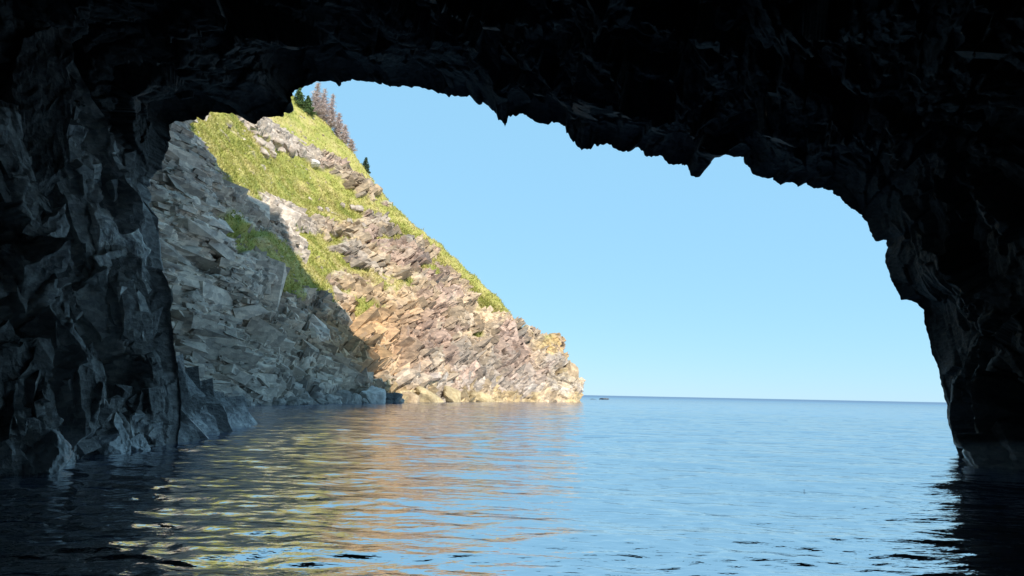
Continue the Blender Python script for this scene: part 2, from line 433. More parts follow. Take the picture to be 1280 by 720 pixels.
TURF = [(285, 190, 103, 5, 14, 3.2, -1.3, -45), (312, 228, 107, 5, 14, 3.2, -1.3, -45), (300, 200, 112, 6, 14, 4, -.8, -45), (334, 308, 104, 3.6, 12, 3.4, -2.6, 0), (380, 345, 113, 3, 12, 2.6, -1.2, 0), (610, 372, 172, 3.5, 12, 3.0, -1.6, -40), (595, 418, 160, 3.0, 12, 1.6, -1.4, 20),
        (432, 322, 134, 3, 12, 1.8, -1.0, 0), (316, 322, 100, 1.8, 10, 2.2, -1.6, 0), (538, 332, 157, 4, 12, 2.2, -.9, 0)]
HOLES = [(352, 385, 100, .4, 8, 4, -2.5, 8), (395, 405, 106, .4, 8, 3.5, -2.5, -6), (300, 300, 97, .4, 8, 5, -2, 5), (262, 400, 80, .35, 8, 3.5, -2, 10), (318, 440, 88, .35, 8, 3, -2, -8), (508, 395, 140, .4, 8, 4, -2.5, 20), (590, 440, 158, .4, 8, 4, -2.5, 35), (548, 350, 160, .4, 8, 4, -2, 30), (660, 470, 167, .35, 8, 3, -2, 25),
         (440, 392, 119, .9, 8, 2.8, -3.5, 3), (437, 372, 120, .8, 8, 1.2, -2.0, 0), (470, 464, 116, 1.4, 8, 1.6, -3.5, 0), (500, 478, 120, .6, 8, 2.6, -3.0, 15),
         (446, 268, 150, 3.2, 12, 1.2, -2.6, 0), (440, 425, 115, .5, 8, 2.5, -2.0, 0), (697, 458, 172, .8, 8, 2.0, -3.0, -10), (568, 492, 141, .4, 8, 1.6, -1.5, 30),
         (606, 470, 155, .4, 8, 2.5, -2, 30), (533, 420, 140, 1.6, 8, .7, -2, 20), (425, 488, 97, 1.0, 8, 1.0, -2.0, 0), (372, 470, 91, .5, 6, 1.6, -1.5, 0)]
head, HQ, HT, HU, HV, HN, HS = build_headland()

# ------------------------------------------------------------------ sea cave
LIP = [(223, 553), (227, 500), (221, 450), (216, 417), (213, 360), (208, 345), (203, 340), (200, 307), (197, 273), (187, 257), (185, 233), (185, 220), (190, 214), (197, 208), (200, 197), (208, 186), (211, 178),
       (210, 163), (213, 154), (220, 152), (233, 149), (245, 147), (249, 148), (253, 150), (256, 143), (265, 140), (278, 141), (291, 140), (299, 145), (310, 151), (320, 154), (331, 148), (346, 143), (359, 140),
       (363, 132), (363, 121), (368, 113), (380, 105), (392, 105), (403, 102), (414, 102), (419, 103), (423, 107), (427, 102), (436, 101), (444, 100), (460, 100), (472, 103), (484, 106), (497, 107), (509, 108), (525, 109),
       (535, 113), (539, 110), (553, 115), (560, 120), (566, 117), (578, 119), (590, 121), (600, 128), (610, 130), (616, 135), (620, 141), (622, 148), (627, 151), (631, 157), (635, 147), (638, 143), (647, 140), (653, 143), (659, 147),
       (667, 150), (675, 150), (684, 152), (690, 150), (698, 150), (706, 155), (708, 167), (713, 172), (719, 177), (727, 184), (732, 182), (738, 184), (743, 181), (746, 183), (752, 180), (759, 179), (766, 183), (775, 188), (781, 186), (788, 184), (800, 186),
       (807, 192), (815, 191), (823, 192), (832, 197), (838, 204), (848, 204), (857, 207), (865, 211), (869, 216), (872, 222), (877, 217), (880, 211), (883, 203), (888, 198), (900, 194), (914, 196), (927, 196), (933, 201), (938, 207), (943, 213), (948, 217), (958, 219),
       (967, 221), (973, 225), (977, 230), (983, 227), (990, 227), (995, 228), (999, 232), (1007, 229), (1015, 232), (1023, 235), (1033, 236), (1042, 238), (1052, 245), (1057, 252), (1063, 258), (1070, 260), (1075, 263), (1080, 268), (1084, 275), (1086, 281), (1092, 288),
       (1095, 295), (1098, 301), (1104, 298), (1109, 300), (1111, 309), (1108, 318), (1107, 328), (1111, 340), (1115, 351), (1121, 363), (1127, 375), (1136, 374), (1145, 378), (1155, 387), (1157, 403), (1160, 419), (1165, 437), (1174, 466), (1180, 486),
       (1183, 501), (1186, 524), (1190, 535), (1195, 545), (1199, 563)]
# crest of the cliff above and around the cave, left foot to right foot (x, z); its shadow falls on the inlet
CREST = [(-60, -3), (-60, 90), (-40, 135), (0, 142), (12, 140), (17.8, 131), (22, 127.5), (29.5, 131), (37, 136), (40, 137), (44, 129), (47.5, 129), (51.5, 129), (53, 121), (54.5, 116), (60, 115), (66, 100), (80, 50), (90, -3)]

def build_cave():
    L0 = np.array(LIP, float)
    cum = np.concatenate(([0], np.cumsum(np.linalg.norm(np.diff(L0, axis=0), axis=1)))); cum /= cum[-1]
    # lip distance: nearer at the left column, deepest at the crown, right foot
    yl = np.interp(cum, [0, .16, .22, .45, .75, 1], [22.4, 22.6, 24.2, 26.0, 26.4, 25.6])
    Lw = np.array([at(a, b, y) for (a, b), y in zip(L0, yl)])
    Lw = np.concatenate((Lw[:1]*[1, 1, 0]+[[-.3, 0, -1.6]], Lw, Lw[-1:]*[1, 1, 0]+[[.3, 0, -1.6]]))
    ns = 1250
    c = np.concatenate(([0], np.cumsum(np.linalg.norm(np.diff(Lw, axis=0), axis=1))))
    s = np.linspace(0, c[-1], ns); ds = s[1]
    L = np.stack([np.interp(s, c, Lw[:, k]) for k in range(3)], 1)
    q0 = np.stack((s, 0*s, 0*s), 1)
    jag = .5*np.abs(vnoise(q0, .55, 901))+.28*np.abs(vnoise(q0, .22, 902))+.14*np.abs(vnoise(q0, .1, 903))
    rj = L[:, [0, 2]]-np.array((2.0, 2.0)); rj /= np.linalg.norm(rj, axis=1, keepdims=True)
    jw = (.08-.34*jag)*(.35+.65*sstep(6, 9, L[:, 2]))
    L[:, 0] += rj[:, 0]*jw; L[:, 2] += rj[:, 1]*jw
    def smooth(A, m):
        k = int(m/ds); w = np.hanning(2*k+3); w /= w.sum(); pad = k+1
        B = np.concatenate((2*A[0]-A[pad:0:-1], A, 2*A[-1]-A[-2:-pad-2:-1]))
        return np.stack([np.convolve(B[:, j], w, 'valid') for j in range(A.shape[1])], 1)
    S1, S2 = smooth(L, .9), smooth(L, 5.0)
    ctr = np.array((2.0, 2.0)); r = L[:, [0, 2]]-ctr; r = smooth(r, 3); r /= np.linalg.norm(r, axis=1, keepdims=True)
    up = sstep(.5, 5, L[:, 2]); right = sstep(6, 14, L[:, 0])
    sf = s/s[-1]
    # crest points in the same parameter
    CR = np.array(CREST, float); cc = np.concatenate(([0], np.cumsum(np.linalg.norm(np.diff(CR, axis=0), axis=1)))); cc /= cc[-1]
    O = np.stack([np.interp(sf, cc, CR[:, k]) for k in (0, 1)], 1)
    rows = []; ms = []
    for f in (3, 2, 1):                                # back of the cliff, far behind the boat
        rows.append(np.stack((O[:, 0], np.full(ns, 20-16.0*f), O[:, 1]*(1-.12*f)), 1)); ms.append(-60-f)
    for f in np.linspace(1, 0, 60)[:-1]**1.6:          # outer face
        xz = L[:, [0, 2]]*(1-f)+O*f
        rows.append(np.stack((xz[:, 0], L[:, 1]+1.2*sstep(0, .06, f)-6*f, xz[:, 1]), 1)); ms.append(-60*f)
    inner = np.concatenate(([0], np.cumsum(np.concatenate((np.full(20, .02), np.full(320, .042), np.geomspace(.045, 1.4, 40)))))) 
    inner = inner[inner < 36]
    for m in inner:
        w = sstep(0, 1.0, m); w2 = sstep(.5, 6, m)
        xz = L[:, [0, 2]]*(1-w)+S1[:, [0, 2]]*w
        xz = xz*(1-w2)+S2[:, [0, 2]]*w2
        e = .55*(1-math.exp(-m/.5))+.10*m*math.exp(-m/25)
        xz = xz+r*(e*(.12+.88*up))[:, None]
        xz[:, 0] += -right*(1-up*.6)*.33*min(m, 8)
        rows.append(np.stack((xz[:, 0], L[:, 1]-m, xz[:, 1]), 1)); ms.append(m)
    last = rows[-1]
    for k in (.8, .5, .2, .02):                        # closed end of the cave behind the boat
        rows.append(np.stack((2+(last[:, 0]-2)*k, last[:, 1]-(1-k)*4, -1.6+(last[:, 2]+1.6)*k), 1)); ms.append(40)
    P = np.array(rows); m = np.repeat(np.array(ms)[:, None], ns, 1).ravel()
    nt = len(P)
    N = grid_normals(P); i = np.argmin(abs(np.array(ms)-6))
    if (N[i, ns//2] @ np.array((0, 0, -1))) < 0: N = -N
    # smooth normals near the lip so that displacement stays orderly
    p = P.reshape(-1, 3); n = N.reshape(-1, 3)
    left = sstep(-6, -9, p[:, 0])
    wp = p+np.stack([fbm(p, 2.5, 140+k, 3) for k in range(3)], 1)*.18
    amp = np.clip(.04+.30*np.maximum(m, 0), 0, 1)*(m >= 0) + (m < 0)*.02
    Mw = rotm('Y', 14) @ rotm('Z', 15); Mr = rotm('Y', 32) @ rotm('X', 28)
    d = 0
    for (S, o, tl, cr, sd) in (((2.4, 2.8, 4.4), .55, 1.5, .0, 1), ((1.0, 1.3, 2.2), .26, .62, .05, 2), ((.42, .6, 1.0), .08, .18, .02, 3), ((.18, .24, .36), .025, .06, .01, 4)):
        a = facet(wp, S, Mw, sd+200)
        b = facet(wp, (S[2]*.9, S[1], S[0]*.55), Mr, sd+230)
        da = o*a[0]+tl*a[1]-cr*sstep(.1, 0, a[2]); db = .8*(o*b[0]+tl*b[1]-cr*sstep(.1, 0, b[2]))
        wl = np.where(p[:, 2] < 7.5, 1.0, sstep(11, 7.5, p[:, 2]))
        d = d+da*wl+db*(1-wl)
        if sd == 2: rnd = a[3]*wl+b[3]*(1-wl)
    d = d+.25*fbm(p, 4, 160, 4)*1.0
    # strata ribs across the roof
    hb = wp @ (rotm('Y', 32) @ rotm('X', 20) @ np.array((0, 0, 1.)))
    d = d+.16*((hb/.5) % 1-.5)*sstep(8, 11, p[:, 2])*(.5+.5*vnoise(p, 3, 150))
    for (Y, z, ry, rz, k, sl) in WALL:                 # recesses and buttresses of the left wall
        e = p[:, 1]-Y-sl*(p[:, 2]-z); ez = p[:, 2]-z
        d = d+left*k*np.exp(-(np.abs(e)/ry)**3-(np.abs(ez)/rz)**3)
    d = d-left*.75*sstep(3.5, 1, p[:, 2])
    d = np.minimum(d*amp, np.where(m >= 0, .02+.27*m, 9))
    q = p+n*d[:, None]
    q = q.reshape(nt, ns, 3)
    n1 = fbm(p, 2.2, 300, 5); n2 = fbm(p, (1.0, 1.0, 2.5), 310, 4)
    def lerp(a, b, w): return a*(1-w[:, None])+b*w[:, None]
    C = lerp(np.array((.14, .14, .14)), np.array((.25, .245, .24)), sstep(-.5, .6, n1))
    C = C*(1-.82*np.maximum(sstep(0, 7, p[:, 0]), sstep(7.5, 9.5, p[:, 2])))[:, None]            # deep shade painted in: right wall and roof darkened
    left = left*sstep(9.5, 7.5, p[:, 2])
    C = lerp(C, np.array((.34, .335, .33)), left*.8)  # left wall and ribs painted lighter, standing in for light from the mouth
    C = lerp(C, np.array((.56, .55, .53)), left*sstep(-.1, .5, n2)*.75)
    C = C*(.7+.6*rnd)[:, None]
    z = q.reshape(-1, 3)[:, 2]+.35*n2
    C = lerp(C, np.array((.035, .037, .04)), sstep(3.2, 1.2, z)*.5)
    C = lerp(C, np.array((.7, .71, .72)), sstep(.85, .5, z)*sstep(-.45, .0, n1)*np.where(p[:, 0] < 0, .9, .6))      # barnacle crust at the tide line, plus painted sky shine on wet rock
    qf = q.reshape(-1, 3); rf = .75-.4*sstep(2.5, .6, z)
    # fallen-out joint faces: large angular blocks let into the walls and roof; none may stand into the opening
    def lip_clear(Vb, ix, nblk):
        """True for blocks that stay behind the lip as seen along the cave (inside the arch outline they are refused)"""
        rel = Vb-np.array((0, 0, CAM_Z)); MI = np.array(CM.transposed()); c_ = rel @ MI.T
        px = W0/2-c_[:, 0]/c_[:, 2]*F; py = H0/2+c_[:, 1]/c_[:, 2]*F
        poly = np.array(LIP+[(1199, 800), (223, 800)], float); ins = np.zeros(len(Vb), bool)
        for (x1, y1), (x2, y2) in zip(poly, np.roll(poly, -1, 0)):
            if y1 == y2: continue
            cr = ((y1 > py) != (y2 > py)) & (px < (x2-x1)*(py-y1)/(y2-y1)+x1); ins ^= cr
        bad = np.zeros(nblk, bool); np.logical_or.at(bad, ix, ins & (c_[:, 2] < 0) & (Vb[:, 2] > -.3)); return ~bad
    gb = np.random.default_rng(23); ml = np.array(m)
    Pg = q; ar = np.linalg.norm(np.cross(np.gradient(Pg, axis=0), np.gradient(Pg, axis=1)), axis=-1).ravel()
    VV = [qf]; FF = [grid_faces(nt, ns)]; CC = [C]; RR = [rf]; nb = len(qf); SM = [np.ones(len(FF[0]), bool)]
    rec = np.zeros(len(p))                             # recesses stay free of blocks
    for (Y, z, ry, rz, k, sl) in WALL:
        if k < -.7: rec = np.maximum(rec, np.exp(-(np.abs(p[:, 1]-Y-sl*(p[:, 2]-z))/ry)**4-(np.abs(p[:, 2]-z)/rz)**4))
    zone_l = left*(rec < .3)*(qf[:, 2] < 9)*(ml > .6)*(ml < 11)*(qf[:, 2] > -1)*ar
    zone_r = (qf[:, 2] > 7)*np.where(p[:, 0] < 0, 1, .35)*(ml > 2.2)*(ml < 12)*ar
    zone_e = (p[:, 0] > 9)*(qf[:, 2] < 9)*(ml > 2.2)*(ml < 10)*(qf[:, 2] > -1)*ar
    for (zn, cnt, l0, l1, pr, kk, kind) in ((zone_l, 60, 2.2, 4.4, .18, 24, 0), (zone_l, 280, .9, 2.2, .24, 16, 0), (zone_l, 1100, .3, .9, .3, 6, 0),
                                            (zone_r, 200, .25, 1.0, .12, 4, 1)):
        k = gb.choice(len(qf), cnt, p=zn/zn.sum()); pc = qf[k]; pn = n[k]
        if kind == 0: a = np.tile((.10, .36, -1.0), (cnt, 1)); b = np.tile((.45, 1.0, .2), (cnt, 1))
        else: a = np.tile((1.0, -.5, -.55), (cnt, 1)); b = np.tile((.5, 1.0, .1), (cnt, 1))
        X = axes_from(a, b, .28, gb)
        Lb = l0+(l1-l0)*gb.random(cnt)**1.5
        S = np.stack((Lb, Lb*gb.uniform(.35, .65, cnt), Lb*gb.uniform(.18, .4, cnt)), 1)
        ext = (np.abs(np.einsum('nij,nj->ni', X, pn))*S*.5).sum(1)
        cen = pc-pn*(ext*.9-Lb*pr*gb.uniform(.1, 1.0, cnt)*(.15+.85*sstep(.3, 3, pc[:, 2])))[:, None]
        v_, f_, ix = blocks(cen, X, S*1.08, 1, .2, 60+kk); ok = lip_clear(v_, ix, cnt)
        cen, X, S, k = cen[ok], X[ok], S[ok], k[ok]; cnt = len(k)
        v_, f_, ix = blocks(cen, X, S, kk, .2, 60+kk, .13)
        VV.append(v_); FF.append(f_+nb); nb += len(v_)
        zz = v_[:, 2]+.3*fbm(v_, .8, 333, 3)
        cb = C[k][ix]*(gb.uniform(.55, 1.5, (cnt, 1)) if kind == 0 else gb.uniform(.7, 1.2, (cnt, 1)))[ix]
        cb = lerp(cb, np.array((.7, .71, .72)), sstep(.8, .45, zz)*sstep(-.4, .1, fbm(v_, 1.6, 334, 3))*.85)  # whitish foot of the blocks paints the sky's shine on wet rock
        CC.append(cb); RR.append(.75-.4*sstep(2.5, .6, zz)); SM.append(np.zeros(len(f_), bool))
    o = mesh_from('sea_cave', np.concatenate(VV), np.concatenate(FF), M_CAVE, smooth=np.concatenate(SM))
    tag(o, 'dark natural rock arch of the sea cave framing the view', 'sea cave', kind='structure')
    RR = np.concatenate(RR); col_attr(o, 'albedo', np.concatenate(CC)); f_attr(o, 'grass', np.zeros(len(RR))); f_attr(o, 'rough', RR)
    return o
# left wall relief: (distance out, height, half length, half height, push, lean)
WALL = [(18.9, 4.4, 1.2, 2.5, -3.2, -.12), (20.6, 2.6, .7, .9, -1.6, 0), (16.4, 4.5, .8, 3.5, .9, -.25), (17.8, 1.0, .7, 1.3, .8, -.4), (15.2, 1.2, .8, 1.2, .6, -.4),
        (21.2, 5.2, .5, 2.6, .5, 0), (20.2, 7.6, 1.6, 1.0, .5, 0), (17.2, 7.4, 1.2, 1.2, -.8, 0), (15.8, 2.4, .8, .8, -.9, 0), (19.6, 1.0, .6, .8, .7, -.3)]
cave = build_cave()

# ------------------------------------------------------------------ sea
def build_sea():
    th = np.concatenate((np.linspace(-180, -50, 40)[:-1], np.linspace(-50, 50, 760), np.linspace(50, 180, 40)[1:]))
    r = np.concatenate(([.5, 1, 2, 3], np.geomspace(4.5, 400, 860), np.geomspace(410, 40000, 70)))
    T, Rr = np.meshgrid(np.radians(th), r, indexing='ij')
    X = Rr*np.sin(T); Y = Rr*np.cos(T); x, y, rr = X.ravel(), Y.ravel(), Rr.ravel()
    z = np.zeros_like(x); g = np.random.default_rng(3)
    gust = 1+.35*vnoise(np.stack((x, y, 0*x), 1), 9, 5)+.25*vnoise(np.stack((x, y, 0*x), 1), 30, 6)
    for k in range(90):
        lam = .26*(8.0/.26)**(g.random()**1.35)
        a = R(78)+g.normal()*R(27)                     # towards the cave, slightly from the right
        amp = .0058*lam**.80*(.5+g.random())*.46
        if lam > 1.8: amp *= .6
        kk = 2*math.pi/lam
        ph = kk*(x*math.cos(a)+y*math.sin(a))+g.random()*6.28
        step = np.maximum(rr*.0053, .02)
        z += amp*np.sin(ph)*sstep(.45, .2, step/lam)*(gust if lam < 2 else 1)
    P = np.stack((x, y, z*sstep(600, 200, rr)), 1)
    o = mesh_from('sea', P, grid_faces(len(th), len(r), True), None, smooth=True)
    t = NT('sea_water')
    body = t.n('ShaderNodeBsdfDiffuse'); body.inputs['Color'].default_value = (.012, .048, .14, 1)
    gl = t.n('ShaderNodeBsdfGlossy'); gl.inputs['Color'].default_value = (.96, .97, .98, 1)
    fr = t.n('ShaderNodeFresnel', IOR=1.34); mx = t.n('ShaderNodeMixShader')
    t.l(t.math('MINIMUM', t.math('MULTIPLY', t.math('POWER', fr.outputs[0], .88), 1.2), t.attr('gloss')), mx.inputs[0]); t.l(body.outputs[0], mx.inputs[1]); t.l(gl.outputs[0], mx.inputs[2])
    t.l(mx.outputs[0], t.t.nodes['Material Output'].inputs[0])
    # unresolved ripples far out act like a rougher surface
    t.l(t.attr('rough'), gl.inputs['Roughness'])
    nz = t.noise(5.5, 3, .5, mapping(t, (.55, 1, 1)))
    n2 = t.noise(1.1, 2, .5, mapping(t, (.5, 1, 1), (0, 0, 12)))
    n3 = t.noise(.42, 3, .55, mapping(t, (.5, 1, 1), (0, 0, -8)))
    b = t.bump(nz, .6, .035); b = t.bump(n2, .7, .105, b); b = t.bump(n3, .5, .09, b)
    t.l(b, gl.inputs['Normal']); t.l(b, fr.inputs['Normal']); t.t.nodes.remove(t.b)
    f_attr(o, 'gloss', .80-.34*sstep(40, 1000, rr))     # steeper unresolved wavelets far out mirror less
    f_attr(o, 'rough', .025+.30*sstep(30, 900, rr))
    o.data.materials.append(t.m)
    tag(o, 'calm rippled blue sea reaching the horizon', 'sea', kind='structure')
build_sea()

# ------------------------------------------------------------------ loose rocks
def boulder_mesh(name, size, mat, seed, jag=.10, sub=24, planes=16, smooth=False):
    g = np.random.default_rng(seed)
    nu, nv = sub*2, sub
    a = np.linspace(0, 2*math.pi, nu+1)[:-1]; b = np.linspace(0, math.pi, nv+1)
    A, B = np.meshgrid(a, b, indexing='ij')
    D = np.stack((np.sin(B)*np.cos(A), np.sin(B)*np.sin(A), np.cos(B)), -1).reshape(-1, 3)
    nrm = g.normal(size=(planes, 3)); nrm /= np.linalg.norm(nrm, axis=1, keepdims=True)
    dist = .62+.38*g.random(planes)
    dt = D @ nrm.T
    rad = np.min(np.where(dt > .05, dist/np.maximum(dt, .05), 9), axis=1); rad = np.minimum(rad, 1.25)
    V = D*rad[:, None]
    V += D*(jag*fbm(V+seed*3.1, .6, seed, 4))[:, None]
    V *= np.asarray(size)
    i = np.arange(nu*(nv+1)).reshape(nu, nv+1); j = np.roll(i, -1, 0)
    q = np.stack((i[:, :-1], i[:, 1:], j[:, 1:], j[:, :-1]), -1).reshape(-1, 4)
    return mesh_from(name, V, q, mat, smooth=smooth)

from mathutils.bvhtree import BVHTree
def grid_tris(nu, nv):
    q = grid_faces(nu, nv); return q
_bvh = BVHTree.FromPolygons([tuple(v) for v in HQ[:: 1]], [tuple(int(k) for k in f) for f in grid_faces(*HS)]) if True else None
def hit(px, py):
    d = (CM @ Vector(((px-W0/2)/F, (H0/2-py)/F, -1.0))).normalized()
    h = _bvh.ray_cast(Vector((0, 0, CAM_Z)), d)
    return h[0], h[1]
def ground(x, y, z0=200):
    h = _bvh.ray_cast(Vector((x, y, z0)), Vector((0, 0, -1))); return h[0]

def rock(name, loc, size, mat, seed, label, group=None, rot=None, **kw):
    o = boulder_mesh(name, size, mat, seed, **kw); o.location = loc
    g = random.Random(seed); o.rotation_euler = rot or (g.uniform(-.3, .3), g.uniform(-.3, .3), g.uniform(0, 6.28))
    return tag(o, label, 'rock', group)

SHORE_ROCKS = [   # px, Y, size, mat, label
    (465, 104.5, (2.1, 1.9, 2.0), M_BPALE, 'largest pale grey boulder at the waterline below the dark hollow where shade meets sun'),
    (486, 110, (2.3, 1.8, 1.1), M_BWET, 'low dark wet slab at the waterline right of the big pale boulder'),
    (443, 100.5, (1.2, 1.1, 1.1), M_BGREY, 'round grey boulder just left of the big pale boulder'),
    (428, 97.5, (1.3, 1.1, 1.2), M_BGREY, 'second grey boulder left of the big pale boulder at the waterline'),
    (533, 128, (3.6, 2.0, 1.9), M_BOCH, 'widest ochre boulder along the sunlit waterline'),
    (566, 137, (2.4, 2.0, 2.2), M_BOCH, 'tall ochre boulder right of the widest ochre one'),
    (509, 121, (1.6, 1.5, 1.5), M_BTAN, 'tan boulder next to the dark cleft at the start of the sunlit shore'),
    (600, 146, (3.0, 2.0, 1.5), M_BOCH, 'low ochre boulder halfway along the sunlit headland foot'),
]
sd = 50
for (px, Y, size, m, lb) in SHORE_ROCKS:
    s = shore(px, Y); rock('boulder', (s[0], s[1], size[2]*.28), size, m, sd, lb); sd += 1
for (px, Y, sz) in ((410, 93.0, .8), (398, 89.5, .6), (418, 95.5, .7), (452, 102, .6), (385, 87, .7), (372, 84.5, .6), (360, 82, .8), (474, 107, .7), (496, 114, .8), (435, 99, .5), (345, 79, .6)):
    s = shore(px, Y); rock('boulder', (s[0]+.3, s[1], sz*.2), (sz*1.3, sz, sz), M_BGREY, sd, 'small dark boulder lying at the foot of the shaded cliff', 'small boulders at the foot of the shaded cliff'); sd += 1
p, _n = hit(712, 462)
if p: rock('boulder', p+Vector((.3, .8, -.4)), (2.1, 1.8, 2.3), M_BTAN, 71, 'big tan block perched on the outer tip of the headland')
p, _n = hit(392, 205)
if p: rock('boulder', p, (1.3, 1.1, .9), M_BPALE, 72, 'single pale boulder lying alone on the upper grass slope')
for (px, py, sz) in ((306, 158, 1.3), (316, 165, 1.1), (322, 176, 1.5), (330, 170, 1.2), (334, 184, 1.6), (338, 192, 1.2), (345, 176, 1.5), (350, 188, 1.6), (356, 180, 1.3), (362, 186, 1.7), (370, 184, 1.4), (376, 190, 1.6), (384, 187, 1.2), (390, 184, 1.1), (328, 190, 1.4), (366, 176, 1.1)):
    p, _n = hit(px, py)
    if p: rock('boulder', p-Vector((0, 0, .15*sz)), (sz*.85, sz*.65, sz*.7), M_BPINK, sd, 'angular block in the jagged outcrop near the top of the grass slope', 'blocks of the jagged upper outcrop', planes=9, jag=.12); sd += 1
for (px, py, sz) in ((398, 262, .9), (408, 264, 1.0), (418, 268, .8), (366, 266, .9), (376, 270, 1.0), (352, 282, .9), (356, 292, .9), (448, 262, 1.2), (436, 278, 1.0), (452, 284, 1.1), (440, 258, .9), (426, 256, .8)):
    p, _n = hit(px, py)
    if p: rock('boulder', p-Vector((0, 0, .2*sz)), (sz, sz, sz*.9), M_BPINK, sd, 'angular block in the lower outcrop halfway up the grass slope', 'blocks of the lower outcrop', planes=9, jag=.12); sd += 1

# wet rock spur outside the left cave wall: a pile of leaning slabs stepping down into the water
def build_spur():
    g = np.random.default_rng(5)
    prof = [(214, 425, 24.5), (232, 447, 26), (250, 463, 28), (268, 478, 30), (284, 488, 32), (298, 502, 34), (309, 520, 36)]
    top = np.array([at(*q) for q in prof]); VV = []; FF = []; CC = []; nb = 0
    for (cnt, l0, l1, kk) in ((60, 1.6, 3.0, 10), (160, .7, 1.6, 7), (260, .3, .7, 4)):
        t_ = g.random(cnt)*(len(top)-1.001); i0 = t_.astype(int); f = (t_-i0)[:, None]; pk = top[i0]*(1-f)+top[i0+1]*f
        dn = g.random(cnt)**.8                          # 0 on the crest, 1 at the water
        Lb = l0+(l1-l0)*g.random(cnt)**1.5
        hz = np.maximum(pk[:, 2]-Lb*.5, -.4); z = hz*(1-dn)-.3*dn
        out = (dn*(.35+.42*np.maximum(pk[:, 2], 0)))*np.where(g.random(cnt) < .75, 1, -.7)
        c = np.stack((pk[:, 0]-.25+out*.62-.3, pk[:, 1]-out*.75, z), 1)
        X = axes_from(np.tile((.42, .25, -1.0), (cnt, 1)), np.tile((.5, 1.0, .3), (cnt, 1)), .22, g)
        S = np.stack((Lb, Lb*g.uniform(.4, .7, cnt), Lb*g.uniform(.2, .42, cnt)), 1)
        v_, f_, ix = blocks(c, X, S, kk, .2, 80+kk, .05)
        al = np.array((.15, .155, .16))*g.uniform(.6, 1.35, (cnt, 1)); C = al[ix]
        zz = v_[:, 2]+.3*fbm(v_, .8, 433, 3); w_ = (sstep(.75, .4, zz)*sstep(-.4, .1, fbm(v_, 1.6, 434, 3))*.85)[:, None]
        VV.append(v_); FF.append(f_+nb); nb += len(v_); CC.append(C*(1-w_)+np.array((.62, .63, .65))*w_)
    o = mesh_from('rock_spur', np.concatenate(VV), np.concatenate(FF), M_CAVE)
    tag(o, 'dark jagged wet rock spur sloping into the water beside the left cave wall', 'rock')
    C = np.concatenate(CC); col_attr(o, 'albedo', C); f_attr(o, 'grass', np.zeros(len(C))); f_attr(o, 'rough', np.full(len(C), .45))
build_spur()

M_WET_SHINE = boulder_mat('painted_wet_shine_rock', (.3, .31, .32), (.8, .81, .83), .2)  # whitish colour paints the sky's reflection on wet rock
for (px, Y, size, lb) in ((20, 15.0, (.55, .85, .6), 'rock with painted wet shine at the far left waterline against the cave wall'),
                          (52, 16.1, (.35, .8, .42), 'low ledge rock with painted wet shine second from the far left along the cave wall'),
                          (132, 19.6, (.45, .9, .55), 'rock with painted wet shine at the foot of the left cave wall beside its dark recess'),
                          (158, 20.6, (.3, .5, .3), 'small rock with painted wet shine right of the bigger one beside the dark recess')):
    q_ = shore(px, Y); rock('rock', (q_[0]+.3, q_[1], .05), size, M_WET_SHINE, sd, lb, rot=(.1, .35, .4), planes=10, jag=.14, sub=48); sd += 1
s = shore(756, 320)
rock('rock', (s[0], s[1], -.1), (2.6, 1.5, .8), M_BWET, 90, 'tiny low skerry alone on the open sea just right of the headland tip', rot=(0, 0, .3))
rock('rock', (s[0]-5, s[1]-4, -.3), (2.5, 1.2, .6), M_BWET, 91, 'flat awash skerry between the headland tip and the lone one', rot=(0, 0, .1))

